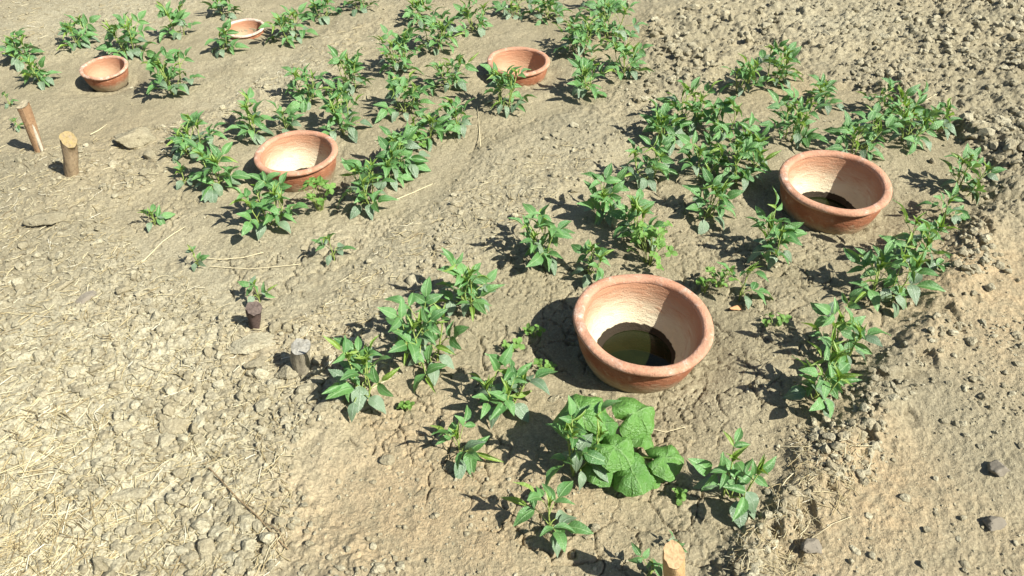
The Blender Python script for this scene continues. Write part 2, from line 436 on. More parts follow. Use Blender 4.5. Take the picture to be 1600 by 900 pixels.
# random ones: candidates over the view, the 275 that show largest are things, the rest is stuff
def in_view_points(n, seed):
    rg = np.random.default_rng(seed)
    px = rg.uniform(-60, 1660, n); py = rg.uniform(-30, 940, n) ** 1.0
    P = [at0(a, b) for a, b in zip(px, py)]
    return px, py, np.array([[p.x, p.y] for p in P])
PLANT_SPOTS = []                                             # filled below, used to keep pots clear
POT_XY = [(0.383, 1.568, .21), (1.187, 2.331, .21), (-.885, 2.681, .18), (.032, 3.594, .17), (-2.094, 3.653, .13), (-1.537, 4.25, .12)]
def scatter_area(n, seed, dens, rfun):
    px, py, xy = in_view_points(n, seed)
    sd, bed, coarse, bank = fields(xy[:, 0], xy[:, 1])
    rg = np.random.default_rng(seed + 1)
    pat = sstep(-0.35, 0.3, fbm(xy[:, 0], xy[:, 1], 0.22, 320, 2))
    keep = rg.uniform(0, 1, n) < dens(px, py, sd, bed, coarse, bank) * (0.22 + 0.95 * pat)
    for x, y, rr in POT_XY: keep &= np.hypot(xy[:, 0] - x, xy[:, 1] - y) > rr
    for x, y, rr in taken: keep &= np.hypot(xy[:, 0] - x, xy[:, 1] - y) > rr * 1.15
    r = rfun(rg, n, coarse, bed, bank) * (1 + 0.4 * np.clip(blob(xy[:, 0], xy[:, 1], LUMPY), 0, 1) * (1 - bed)) * (0.72 + 0.5 * pat)
    return px[keep], py[keep], xy[keep], r[keep], bed[keep], coarse[keep]
def dens1(px, py, sd, bed, coarse, bank):
    left = ((px < 540) & (py > 480)) * 0.62
    return np.clip((1 - bed) * (0.18 + left + 0.75 * coarse + 0.5 * bank) + bed * 0.035, 0, 1)
def rad1(rg, n, coarse, bed, bank):
    return (0.006 + 0.013 * rg.uniform(0, 1, n) ** 2.0 + coarse * 0.016 * rg.uniform(0, 1, n) ** 1.6) * (1 - 0.4 * bed)
px, py, xy, rr, bed, coarse = scatter_area(5200, 71, dens1, rad1)
zz = height(xy[:, 0], xy[:, 1], True)
scale_px = F_PX / ((xy[:, 1] * FW.y) + (zz - CAM_H) * FW.z)
inside = (px > 0) & (px < 1600) & (py > 0) & (py < 900)
show = np.where(inside, rr * scale_px, 0)
order = np.argsort(-show)
MARKS = [(399,497,"the dark wedge-shaped stump"),(470,560,"the chalky grey stump"),(205,775,"the flat grey slab"),(101,448,"the oblong pale stone"),(20,560,"the left edge of the photo"),
    (60,840,"the bottom left corner"),(390,795,"the long crooked twig"),(75,347,"the flat tan slab at far left"),(275,668,"the wide flat pale clod"),(110,240,"the two tall stakes"),
    (1553,775,"the two brown stones"),(1268,856,"the grey stone at lower right"),(1530,490,"the orange soil on the right"),(1190,780,"the dark crumbly bed edge at lower right"),
    (1380,620,"the bare ground right of the lowest bean plants"),(1590,280,"the right edge of the photo"),(1560,60,"the top right corner"),(1330,60,"the tilled ground at the top, right of centre"),
    (1100,50,"the tilled ground at top centre"),(1480,160,"the tilled ground beyond the right-hand pot"),(640,420,"the ridge left of the near bed"),(880,260,"the ridge between the middle and near beds"),
    (420,140,"the ridge behind the white-lined pot"),(580,800,"the smooth orange soil at the bottom"),(900,860,"the bottom edge of the near bed"),(1050,560,"the largest pot"),(360,880,"the bottom edge left of the beds")]
POINT_MARKS = (0, 1, 2, 3, 6, 7, 8, 9, 11)
by_mark = {}
for i in order[:270]:
    k = min(range(len(MARKS)), key=lambda q: (MARKS[q][0] - px[i]) ** 2 + (MARKS[q][1] - py[i]) ** 2)
    by_mark.setdefault(k, []).append(i)
for k, lst in by_mark.items():
    where = MARKS[k][2]
    for n_, i in enumerate(lst):
        if n_ == 0: lab = "largest loose soil clod near " + where
        elif n_ == 1 and len(lst) > 2: lab = "second largest loose soil clod near " + where
        else: lab = "smaller loose soil clod near " + where
        if k in POINT_MARKS and n_ > 1 and len(lst) > 7:
            dx, dy = px[i] - MARKS[k][0], py[i] - MARKS[k][1]
            side = ("right of " if dx > 0 else "left of ") if abs(dx) > abs(dy) else ("below " if dy > 0 else "above ")
            lab = lab.replace("near ", side)
            put_clod((xy[i, 0], xy[i, 1], zz[i]), rr[i], random.choice(CLODS), lab, "loose clods " + side + where); continue
        put_clod((xy[i, 0], xy[i, 1], zz[i]), rr[i], random.choice(CLODS), lab, "loose clods around " + where)

def ico(sub):
    b = bmesh.new(); bmesh.ops.create_icosphere(b, subdivisions=sub, radius=1.0)
    v = np.array([q.co[:] for q in b.verts]); f = np.array([[q.index for q in t.verts] for t in b.faces]); b.free()
    return v, f
def clod_stuff(name, xy, z, r, seed, detail):
    iv, jf = ico(detail)
    rg = np.random.default_rng(seed); n = len(r)
    v = np.repeat(iv[None], n, 0) * (1 + rg.normal(0, .10, (n, len(iv), 1)))
    for _ in range(6):                                       # clip by random planes so every crumb is angular
        nn = rg.normal(size=(n, 1, 3)); nn /= np.linalg.norm(nn, axis=2, keepdims=True)
        e = (v * nn).sum(2, keepdims=True) - rg.uniform(0.5, 0.85, (n, 1, 1))
        v = v - nn * np.clip(e, 0, None)
    v = v * rg.uniform(0.65, 1.25, (n, 1, 3)) * r[:, None, None]
    v[..., 2] *= 0.8
    v[..., 0] += xy[:, 0, None]; v[..., 1] += xy[:, 1, None]; v[..., 2] += (z + 0.25 * r)[:, None]
    f = (jf[None] + (np.arange(n) * len(iv))[:, None, None]).reshape(-1, 3)
    me = mesh_np(name, v.reshape(-1, 3), f, M_CLOD, False)
    a = me.attributes.new("tint", 'FLOAT', 'POINT'); a.data.foreach_set("value", np.repeat(rg.uniform(0, 1, n), len(iv)).astype(np.float32))
    return tag(link(name, me), "countless small dry soil crumbs strewn over the rough ground", "soil crumbs", None, 'stuff')
rest = order[270:]
def dens2(px, py, sd, bed, coarse, bank):
    fine_r = ((px > 1150) & (py > 480)) * .15
    return np.clip((1 - bed) * (0.30 + ((px < 560) & (py > 430)) * .5 + .7 * coarse + .6 * bank - fine_r * (1 - bank)) + bed * .05, 0, 1)
px2, py2, xy2, rr2, b2, c2 = scatter_area(17000, 91, dens2,
    lambda rg, n, coarse, bed, bank: (0.0045 + 0.009 * rg.uniform(0, 1, n) ** 2.6 + coarse * .014 * rg.uniform(0, 1, n) ** 1.5 + bank * .005 * rg.uniform(0, 1, n)) * (1 - .4 * bed))
z2 = height(xy2[:, 0], xy2[:, 1], True)
clod_stuff("soil_crumbs", np.concatenate([xy[rest], xy2]), np.concatenate([zz[rest], z2]), np.concatenate([rr[rest], rr2]), 5, 2)
px3, py3, xy3, rr3, b3, c3 = scatter_area(30000, 191, lambda px, py, sd, bed, coarse, bank: np.clip((1 - bed) * (.55 + .4 * bank) + bed * .14, 0, 1),
    lambda rg, n, coarse, bed, bank: (0.0022 + 0.0032 * rg.uniform(0, 1, n) ** 2 + coarse * .003))
clod_stuff("soil_grit", xy3, height(xy3[:, 0], xy3[:, 1], True), rr3, 6, 1)

# ------------------------------------------------------------------ straw litter
m = NT("straw"); t = m.attr("tint")
m.setb(Base_Color=m.ramp(t, [(0.0, (0.20, 0.15, 0.08)), (0.3, (0.42, 0.34, 0.18)), (0.65, (0.56, 0.50, 0.31)), (1.0, (0.74, 0.70, 0.55))]), Roughness=0.65, Specular_IOR_Level=0.3)
M_STRAW = m.m
def straw_stuff(n, seed):
    rg = np.random.default_rng(seed)
    px, py, xy = in_view_points(n, seed)
    sd, bed, coarse, bank = fields(xy[:, 0], xy[:, 1])
    dense = np.clip(blob(xy[:, 0], xy[:, 1], [(40,720,.35,.7),(60,870,.3,.7),(160,640,.3,.5),(250,240,.35,.5),(420,140,.35,.6),(560,60,.3,.4),(650,400,.3,.5),(900,260,.35,.5),(60,30,.5,.5),
        (1290,40,.3,.6),(1230,700,.12,.9),(1180,860,.12,.8),(1400,740,.25,.5),(1500,200,.5,.45),(1580,560,.3,.3),(230,420,.35,.6),(60,280,.3,.6)]), 0, 1)
    keep = rg.uniform(0, 1, n) < np.clip((0.12 + dense) * (1 - .88 * bed), 0, 1)
    for x, y, rr in POT_XY: keep &= np.hypot(xy[:, 0] - x, xy[:, 1] - y) > rr
    xy = xy[keep]; k = len(xy)
    mat = np.clip(blob(xy[:, 0], xy[:, 1], [(30,760,.22,.7),(60,880,.22,.8),(0,600,.2,.5)]), 0, 1)
    L = 0.008 + (0.055 + .05 * mat) * rg.uniform(0, 1, k) ** (3.0 - 1.4 * mat); a = rg.uniform(0, 2 * np.pi, k); bend = rg.normal(0, .35, k)
    w = rg.uniform(0.0004, 0.0010, k) * (1 + 6 * L)
    ts = np.array([-.5, 0, .5]); P = []
    lift = 0.002 + 0.006 * rg.uniform(0, 1, k); slope = rg.normal(0, .12, k)
    for j, tt in enumerate(ts):
        aa = a + bend * tt * 1.2
        x = xy[:, 0] + np.cos(aa) * L * tt; y = xy[:, 1] + np.sin(aa) * L * tt
        P.append(np.stack([x, y, np.zeros(k)], 1))
    zc = np.stack([height(p[:, 0], p[:, 1], True) for p in P], 1)
    zmid = np.maximum(zc[:, 1], (zc[:, 0] + zc[:, 2]) / 2) * .5 + zc.mean(1) * .5
    V = np.zeros((k, 9, 3))
    for j, tt in enumerate(ts):
        c = P[j].copy(); c[:, 2] = zmid * .5 + zc[:, j] * .5 + lift + slope * L * tt * .6
        nx, ny = -np.sin(a), np.cos(a)
        for q, (s, u) in enumerate(((-1, -.5), (1, -.5), (0, 1))):
            V[:, j * 3 + q, 0] = c[:, 0] + nx * w * s; V[:, j * 3 + q, 1] = c[:, 1] + ny * w * s; V[:, j * 3 + q, 2] = c[:, 2] + w * u
    f = []
    for j in range(2):
        for q in range(3):
            f.append((j * 3 + q, j * 3 + (q + 1) % 3, j * 3 + 3 + (q + 1) % 3, j * 3 + 3 + q))
    f = np.array(f)
    faces = (f[None] + (np.arange(k) * 9)[:, None, None]).reshape(-1, 4)
    me = mesh_np("straw_litter", V.reshape(-1, 3), faces, M_STRAW)
    at_ = me.attributes.new("tint", 'FLOAT', 'POINT')
    at_.data.foreach_set("value", np.repeat(np.clip(rg.normal(.46, .25, k), 0, 1), 9).astype(np.float32))
    return tag(link("straw_litter", me), "fine broken straw scattered over the rough soil", "straw", None, 'stuff')
straw_stuff(30000, 301)

M_TWIG = simple("dry_twig", (0.22, 0.16, 0.09), 0.85, 0.3, 60)
M_PALESTRAW = simple("pale_straw", (0.62, 0.54, 0.34), 0.6, 0.25, 50)
STRAWS = [
    ([(322,728),(345,752),(372,782),(402,808),(428,838),(452,862)], 2.0, 'twig', "long crooked brown twig lying on the clods at lower left"),
    ([(418,822),(438,834),(446,850)], 1.2, 'twig', "short thin twig branching beside the long crooked one"),
    ([(150,898),(190,862),(232,825),(268,792)], 1.6, 'straw', "long pale straw lying diagonally near the bottom left corner"),
    ([(168,842),(205,845),(230,832)], 1.4, 'straw', "white bent straw crossing the long diagonal one"),
    ([(0,690),(22,672),(48,640),(72,618)], 1.3, 'straw', "yellow straw stalk at the left edge of the photo"),
    ([(222,412),(240,394),(254,380),(272,366),(290,355)], 1.4, 'straw', "curved straw above the left clods, left of the small seedling"),
    ([(312,404),(345,408),(380,404),(412,396)], 1.3, 'straw', "straight pale straw right of the small two-leaved seedling"),
    ([(330,418),(390,422),(450,416),(470,414)], 1.1, 'straw', "long thin straw below the straight pale one"),
    ([(620,313),(648,302),(676,288)], 1.3, 'straw', "pale straw on the smooth soil right of the middle plant row"),
    ([(751,232),(749,205),(746,168)], 1.3, 'straw', "dry grass stalk lying below the front pot-side plant in the middle bed"),
    ([(142,212),(156,204),(168,196)], 1.2, 'straw', "pale straw lying right of the short bark-covered stake"),
    ([(28,800),(60,765),(100,742)], 1.6, 'straw', "thick yellow straw in the litter at the left edge"),
    ([(300,868),(318,850),(325,838)], 1.4, 'straw', "short yellow straw left of the long crooked twig"),
    ([(1222,698),(1250,700),(1276,697)], 1.3, 'straw', "white straw on the dark crumbly edge of the near bed"),
    ([(1330,808),(1300,820),(1268,842)], 1.0, 'straw', "pale straw above the grey stone at lower right"),
    ([(1440,162),(1460,150),(1482,138)], 1.2, 'straw', "grey straw in the coarse tilled ground"),
    ([(1005,668),(1040,676),(1070,668)], 1.0, 'straw', "pale straw below the largest clay pot's right side"),
    ([(575,612),(600,598),(618,588)], 1.2, 'straw', "pale straw between the two plants left of the largest pot"),
]
for pts, w, kind, lab in STRAWS:
    P = [at(a, b) for a, b in pts]; c0 = P[len(P) // 2].copy()
    fz = height(np.array([p.x for p in P]), np.array([p.y for p in P]), True)
    sc = px_per_m(c0.y, c0.z); rad = w * (.75 if kind == 'twig' else .6) / sc
    for p, z in zip(P, fz): p.z = max(z, p.z) + rad * 0.9 + random.uniform(0.001, 0.004) + (0.005 if kind == 'twig' else 0)
    c0.z = P[len(P) // 2].z
    v, f = tube([p - c0 for p in P], [rad * (1 - .4 * i / len(P)) for i in range(len(P))], 5)
    o = link("twig" if kind == 'twig' else "straw_stalk", mesh_py("stalk", v, f, M_TWIG if kind == 'twig' else M_PALESTRAW))
    o.location = c0
    tag(o, lab, "twig" if kind == 'twig' else "straw")

# ------------------------------------------------------------------ clay pots
def pot_bowl_material(name, wl=0.72):
    m = NT(name); co = m.coord("Object")
    sep = m.n("ShaderNodeSeparateXYZ"); m.l(co, sep.inputs[0])
    z = sep.outputs[2]
    rad = m.n("ShaderNodeVectorMath", operation='LENGTH')
    cmb = m.n("ShaderNodeCombineXYZ"); m.l(sep.outputs[0], cmb.inputs[0]); m.l(sep.outputs[1], cmb.inputs[1]); m.l(cmb.outputs[0], rad.inputs[0])
    mp = m.n("ShaderNodeMapping"); mp.inputs["Scale"].default_value = (1, 1, 4.5); m.l(co, mp.inputs[0])
    n1 = m.noise(co, 2.2, 4, 0.6); n2 = m.noise(mp.outputs[0], 3.0, 5, 0.65, 1.2); n3 = m.noise(co, 40, 3, 0.7); n4 = m.noise(co, 9, 3)
    clay = m.mix(m.ramp(n1, [(0.3, 0.0), (0.7, 1.0)]), (0.28, 0.105, 0.052), (0.40, 0.185, 0.10))
    clay = m.mix(m.ramp(n4, [(0.56, 0.0), (0.72, 0.45)]), clay, (0.55, 0.36, 0.24))
    clay = m.mix(m.ramp(n3, [(0.35, 0.35), (0.5, 0.0)]), clay, (0.22, 0.08, 0.04))
    zs = m.math('ADD', m.math('MULTIPLY', z, -1.0), m.math('MULTIPLY', m.math('SUBTRACT', n4, .5), .35))
    clay = m.mix(m.ramp(zs, [(0.36, 0.0), (0.62, 0.85)]), clay, SOIL)      # earth splashed on the outside near the ground
    # lime crust left by the water on the inside: below the rim zone, down to the waterline
    zz = m.math('ADD', z, m.math('MULTIPLY', m.math('SUBTRACT', n2, 0.5), 0.55))
    crust = m.ramp(m.math('MULTIPLY', zz, -1.0), [(0.17, 0.04), (0.36, 0.42), (0.56, 1.0)])
    lo, hi = ((0.52, 0.44, 0.29), (0.70, 0.63, 0.46)) if wl < 1 else ((0.40, 0.24, 0.14), (0.54, 0.38, 0.25))
    inner = m.mix(crust, m.mix(n2, (0.36, 0.15, 0.08), (0.52, 0.29, 0.17)), m.mix(n1, lo, hi))
    inner = m.mix(m.ramp(n2, [(0.60, 0.0), (0.72, 0.5)]), inner, (0.36, 0.17, 0.10))
    wz = m.math('ADD', z, m.math('MULTIPLY', m.math('SUBTRACT', n4, 0.5), 0.06))
    inner = m.mix(m.ramp(m.math('ADD', wz, wl), [(0.0, 1.0), (0.012, 0.0)]), inner, (0.035, 0.026, 0.016))
    isin = m.attr("inside")
    m.setb(Base_Color=m.mix(isin, clay, inner), Roughness=0.85, Specular_IOR_Level=0.2)
    b = m.bump(n2, 0.35, 0.05); b = m.bump(n3, 0.3, 0.012, b)
    m.l(b, m.b.inputs["Normal"])
    return m.m
def pot_rim_material(name, white):
    m = NT(name); co = m.coord("Object")
    n1 = m.noise(co, 2.0, 4, 0.6); n3 = m.noise(co, 30, 3, 0.7); n4 = m.noise(co, 2.6, 7, 0.78)
    c = m.mix(m.ramp(n1, [(0.3, 0.0), (0.7, 1.0)]), (0.44, 0.215, 0.13), (0.56, 0.32, 0.21))
    c = m.mix(m.ramp(n4, [(0.62 - white, 0.0), (0.74 - white * .9, 0.75)]), c, (0.72, 0.62, 0.52))
    st = m.noise(co, 1.7, 6, 0.7, 1.5)
    c = m.mix(m.ramp(st, [(0.40, 0.6), (0.50, 0.0)]), c, (0.30, 0.17, 0.11))
    c = m.mix(m.ramp(n3, [(0.34, 0.4), (0.46, 0.0)]), c, (0.30, 0.12, 0.06))
    m.setb(Base_Color=c, Roughness=0.85, Specular_IOR_Level=0.2)
    m.l(m.bump(n3, 0.3, 0.012, m.bump(n4, 0.3, 0.03)), m.b.inputs["Normal"])
    return m.m
M_BOWL = pot_bowl_material("terracotta_bowl"); M_BOWL_LOW = pot_bowl_material("terracotta_bowl_low_water", 0.84); M_BOWL_DRY = pot_bowl_material("terracotta_bowl_dry", 1.4)
M_RIM = pot_rim_material("terracotta_rim", 0.10); M_RIM_CHALK = pot_rim_material("chalky_rim", 0.16); M_RIM_WHITE = pot_rim_material("whitened_rim", 0.34)
m = NT("pot_water"); nn = m.noise(m.coord("Object"), 3.0, 3)
m.setb(Base_Color=m.mix(nn, (0.006, 0.008, 0.002), (0.014, 0.018, 0.005)), Roughness=0.04, IOR=1.33, Specular_IOR_Level=0.5)
M_WATER = m.m

def lathe(prof, seg, wob, seed, attr=None):
    rg = random.Random(seed); ph = [rg.uniform(0, 6.28) for _ in range(6)]
    v = []; f = []; ins = []
    for j, (r, z, inn) in enumerate(prof):
        for k in range(seg):
            a = 2 * math.pi * k / seg
            w = 1 + wob * (0.6 * math.sin(2 * a + ph[0]) + 0.4 * math.sin(3 * a + ph[1]) + .25 * math.sin(7 * a + ph[2] + z * 4)) * min(1, r * 2)
            dz = wob * (0.8 * math.sin(2 * a + ph[3]) + 0.5 * math.sin(5 * a + ph[4]))* min(1, r * 2)
            v.append((r * w * math.cos(a), r * w * math.sin(a), z + dz)); ins.append(inn)
    for j in range(len(prof) - 1):
        for k in range(seg):
            f.append((j * seg + k, j * seg + (k + 1) % seg, (j + 1) * seg + (k + 1) % seg, (j + 1) * seg + k))
    return v, f, ins
def dense(prof, n):
    out = []
    for (a, b) in zip(prof[:-1], prof[1:]):
        for i in range(n): t = i / n; out.append((a[0] + (b[0] - a[0]) * t, a[1] + (b[1] - a[1]) * t, a[2]))
    out.append(prof[-1]); return out
OUTER = [(0.0,-1.18,0),(.45,-1.12,0),(.68,-.92,0),(.80,-.70,0),(.875,-.5,0),(.915,-.33,0),(.925,-.2,0),(.915,-.12,0),(.89,-.07,0)]
INNER = [(.855,-.05,1),(.835,-.10,1),(.82,-.2,1),(.785,-.36,1),(.71,-.54,1),(.60,-.70,1),(.52,-.82,1),(.38,-.98,1),(0.0,-1.05,1)]
RIMP = [(.875,-.108),(.93,-.118),(.968,-.108),(.993,-.086),(1.0,-.058),(.994,-.032),(.976,-.013),(.94,-.003),(.89,-.002),(.866,-.010),(.848,-.028),(.838,-.058),(.842,-.09),(.875,-.108)]
def make_pot(x, y, D, hr, tx, ty, label, rim_mat, seed, wob=0.015, water=None, bowl=None, wz=-.80, wr=.545):
    R = D / 2
    root = empty("clay_pot", (x, y, plane_z(x, y) + hr * D), label, "clay pot", "clay watering pots sunk in the beds")
    root.rotation_euler = (ty, -tx, 0)
    prof = OUTER + INNER
    v, f, ins = lathe(prof, 96, wob, seed)
    me = mesh_py("bowl", v, f, bowl or M_BOWL)
    a = me.attributes.new("inside", 'FLOAT', 'POINT'); a.data.foreach_set("value", np.array(ins, np.float32))
    b = link("bowl", me, root); b.scale = (R, R, R)
    v, f, _ = lathe([(r, z, 0) for r, z in RIMP], 120, wob, seed)
    if seed == 5:                                            # the chipped rim of the left pot
        v = [(p[0], p[1], p[2]) if not (-1.0 < p[1] < -.72 and -.55 < p[0] < -.18) else (p[0] * .975, p[1] * .975, p[2] - .012) for p in v]
    rm = link("rim", mesh_py("rim", v, f, rim_mat), root); rm.scale = (R, R, R)
    if water:
        n = 64; wv = [(0, 0, 0)] + [(wr * math.cos(6.28319 * k / n), wr * math.sin(6.28319 * k / n), 0) for k in range(n)]
        wo = link("pot_water", mesh_py("pot_water", wv, [(0, 1 + k, 1 + (k + 1) % n) for k in range(n)], M_WATER))
        wo.scale = (R, R, R); wo.location = (x, y, plane_z(x, y) + hr * D + wz * R)
        tag(wo, water, "water")
rd = math.radians
make_pot(0.383, 1.568, 0.407, .28, rd(-2.7), rd(1.6), "largest terracotta pot, nearest the viewer, with murky green water inside", M_RIM, 1, .017, "murky green water standing in the largest and nearest clay pot")
make_pot(1.187, 2.331, 0.401, .25, rd(.6), rd(.7), "terracotta pot at the right, dark inside below a jagged pale waterline", M_RIM, 2, .012, "dark water deep inside the pot at the right")
make_pot(-.885, 2.681, 0.337, .24, rd(.9), 0, "terracotta pot with a bright white inside, plants crowding its front", M_RIM, 3, .010, "dark water glimpsed inside the white-lined pot of the middle bed", M_BOWL_LOW, -.9, .47)
make_pot(.032, 3.594, 0.315, .20, rd(-.5), rd(-.3), "terracotta pot at top centre with a bean plant in front of it", M_RIM, 4, .010, None, M_BOWL_DRY)
make_pot(-2.094, 3.653, 0.237, .27, rd(-.4), rd(2.5), "small terracotta pot at far left with chipped chalky rim", M_RIM_CHALK, 5, .016, None, M_BOWL_DRY)
make_pot(-1.537, 4.25, 0.23, .14, rd(-.3), rd(1.4), "smallest pot at top left, deeply sunk, with whitened rim", M_RIM_WHITE, 6, .016, None, M_BOWL_DRY)

# ------------------------------------------------------------------ stakes
def stake_mat(name, c1, c2, sc=(30, 30, 3)):
    m = NT(name); co = m.coord("Object"); mp = m.n("ShaderNodeMapping"); mp.inputs["Scale"].default_value = sc; m.l(co, mp.inputs[0])
    n = m.noise(mp.outputs[0], 2.0, 5, 0.65); n2 = m.noise(co, 120, 3)
    c = m.mix(m.ramp(n, [(.3, 0.), (.7, 1.)]), c1, c2)
    m.setb(Base_Color=m.mix(m.ramp(n2, [(.35, .5), (.5, 0.)]), c, tuple(x * .55 for x in c1)), Roughness=.85, Specular_IOR_Level=.2)
    m.l(m.bump(n, .7, .008), m.b.inputs["Normal"]); return m.m
def make_stake(base_px, top_px, r0px, r1px, label, bark, cut, slant, seed, split=None, name="wooden_stake"):
    b = at(*base_px); d = ray(*top_px); s = b.y / d.y; tp = Vector((0, 0, CAM_H)) + d * s
    if tp.z < b.z + .03: tp.z = b.z + .03
    sc = px_per_m(b.y, b.z); sct = px_per_m(tp.y, tp.z); r0 = r0px / sc; r1 = r1px / sct
    root = empty(name, b, label, "stake"); rg = random.Random(seed)
    n = 18; v = []; f = []; top = tp - b; ph = [rg.uniform(-.10, .10) for _ in range(n)]
    L = 9
    for j in range(L):
        t = -0.25 + 1.25 * j / (L - 1); c = top * t; r = r0 + (r1 - r0) * max(t, 0)
        for k in range(n):
            a = 6.28319 * k / n; q = r * (1 + ph[k] + .05 * math.sin(9 * t + 3 * a + seed) + rg.uniform(-.025, .025))
            p = c + Vector((math.cos(a) * q, math.sin(a) * q, 0))
            if j == L - 1: p.z += slant[0] * math.cos(a) * r + slant[1] * math.sin(a) * r + rg.uniform(-.08, .08) * r
            v.append(p)
    for j in range(L - 1):
        for k in range(n): f.append((j * n + k, j * n + (k + 1) % n, (j + 1) * n + (k + 1) % n, (j + 1) * n + k))
    link("bark", mesh_py("bark", v, f, bark), root)
    ring = [Vector(p) for p in v[-n:]]; c = sum(ring, Vector()) / n
    tv = [c + Vector((0, 0, .18 * r1))] + [c + (p - c) * .55 + Vector((0, 0, rg.uniform(.02, .10) * r1)) for p in ring] + [p + Vector((0, 0, .002)) for p in ring]
    tf = [(0, 1 + k, 1 + (k + 1) % n) for k in range(n)] + [(1 + k, 1 + n + k, 1 + n + (k + 1) % n, 1 + (k + 1) % n) for k in range(n)]
    link("cut_end", mesh_py("cut_end", tv, tf, cut, False), root)
    if split:
        sv = []; sf = []
        pts = [top * t + Vector((r0 * (.9 - .1 * t), -r0 * .45, 0)) for t in (-.1, .15, .4, .62, .7)]
        tube(pts, [r0 * .42, r0 * .45, r0 * .4, r0 * .25, r0 * .04], 7, sv, sf)
        link("split_wood", mesh_py("split_wood", sv, sf, split), root)
make_stake((62, 236), (36, 164), 6.5, 9.5, "tall leaning orange-brown wooden stake with pale split side at far left",
           stake_mat("red_wood", (.29, .17, .09), (.43, .28, .16)), stake_mat("fresh_wood", (.33, .28, .18), (.47, .41, .28)), (.25, .2), 1, stake_mat("split_wood", (.42, .38, .29), (.56, .51, .40)))
make_stake((112, 272), (107, 218), 10, 11.5, "short upright grey-brown stake with yellow cut top at far left",
           stake_mat("grey_bark", (.24, .17, .10), (.38, .29, .18)), stake_mat("yellow_wood", (.36, .27, .10), (.27, .21, .14)), (-.5, .6), 2)
make_stake((399, 512), (397, 482), 7, 12, "dark purple-brown wedge-shaped stump at the foot of a seedling",
           stake_mat("dark_bark", (.06, .042, .036), (.14, .095, .08)), stake_mat("dark_wood", (.08, .06, .05), (.15, .115, .095)), (-.3, .3), 3, None, "wooden_stump")
make_stake((470, 580), (470, 542), 14.5, 16, "short grey stump with a chalky pale cut top among the clods",
           stake_mat("dusty_bark", (.21, .18, .13), (.34, .30, .21)), stake_mat("chalky_wood", (.24, .225, .18), (.40, .385, .33)), (.1, .15), 4, None, "wooden_stump")
make_stake((1056, 935), (1053, 868), 16, 17, "light tan chopped stake at the bottom edge of the photo",
           stake_mat("tan_wood", (.36, .23, .10), (.50, .34, .17)), stake_mat("tan_cut_wood", (.33, .22, .11), (.46, .32, .18)), (-.35, .75), 5)

# ------------------------------------------------------------------ leaves
def leaf_material(name, c_dark, c_light, vein, gloss, trans, vscale=9.0, radial=False):
    m = NT(name); co = m.coord("Object"); sep = m.n("ShaderNodeSeparateXYZ"); m.l(co, sep.inputs[0])
    ay = m.math('ABSOLUTE', sep.outputs[1])
    rnd = m.n("ShaderNodeObjectInfo").outputs["Random"]
    n = m.noise(co, 4.0, 4)
    c = m.mix(m.math('ADD', m.math('MULTIPLY', rnd, .75), m.math('MULTIPLY', n, .3), True), c_dark, c_light)
    # midrib and slanting side veins
    mid = m.ramp(ay, [(0.008, 1.0), (0.03, 0.0)])
    ph = m.math('MULTIPLY', m.math('SUBTRACT', sep.outputs[0], m.math('MULTIPLY', ay, 0.9)), vscale)
    side = m.ramp(m.math('ABSOLUTE', m.math('SUBTRACT', m.math('FRACT', ph), 0.5)), [(0.0, 0.7), (0.12, 0.0)])
    if radial:
        an = m.math('ARCTAN2', sep.outputs[1], sep.outputs[0])
        an = m.math('ADD', m.math('MULTIPLY', an, 7 / 6.28319), m.math('MULTIPLY', m.math('SUBTRACT', n, .5), .35))
        side = m.ramp(m.math('ABSOLUTE', m.math('SUBTRACT', m.math('FRACT', an), 0.5)), [(0.0, 1.0), (0.07, 0.0)])
    v = m.math('MAXIMUM', m.math('MULTIPLY', mid, .8), m.math('MULTIPLY', side, .45))
    c = m.mix(v, c, vein)
    wear = m.noise(co, 14.0, 3, .7)
    c = m.mix(m.ramp(wear, [(.66, 0.), (.74, .45)]), c, (.34, .34, .16))
    bs = m.bump(v, .35, .02); bs = m.bump(wear, .45 if radial else .3, .03, bs)
    m.setb(Base_Color=c, Roughness=gloss, Specular_IOR_Level=.75)
    m.l(bs, m.b.inputs["Normal"])
    tr = m.n("ShaderNodeBsdfTranslucent"); tc = m.mix(.5, c, (.30, .46, .03)); m.l(tc, tr.inputs[0])
    mx = m.n("ShaderNodeMixShader"); mx.inputs[0].default_value = trans
    m.l(m.b.outputs[0], mx.inputs[1]); m.l(tr.outputs[0], mx.inputs[2]); m.l(mx.outputs[0], m.out.inputs[0])
    return m.m
M_LEAF = leaf_material("bean_leaf", (.045, .150, .035), (.150, .330, .095), (.24, .40, .16), .38, .25)
M_YOUNG = leaf_material("young_leaf", (.15, .29, .03), (.28, .42, .07), (.34, .46, .14), .45, .35)
M_OLD = leaf_material("old_leaf", (.085, .155, .075), (.19, .27, .16), (.23, .30, .20), .36, .12)
M_LIME = leaf_material("weed_leaf", (.11, .25, .03), (.20, .38, .07), (.24, .42, .12), .5, .32)
M_SQUASH = leaf_material("squash_leaf", (.065, .20, .03), (.135, .31, .055), (.20, .37, .11), .42, .25, 1.0, True)
m = NT("green_stem"); n = m.noise(m.coord("Object"), 30, 3)
m.setb(Base_Color=m.mix(n, (.17, .25, .05), (.30, .36, .10)), Roughness=.5, Specular_IOR_Level=.35)
M_STEM = m.m

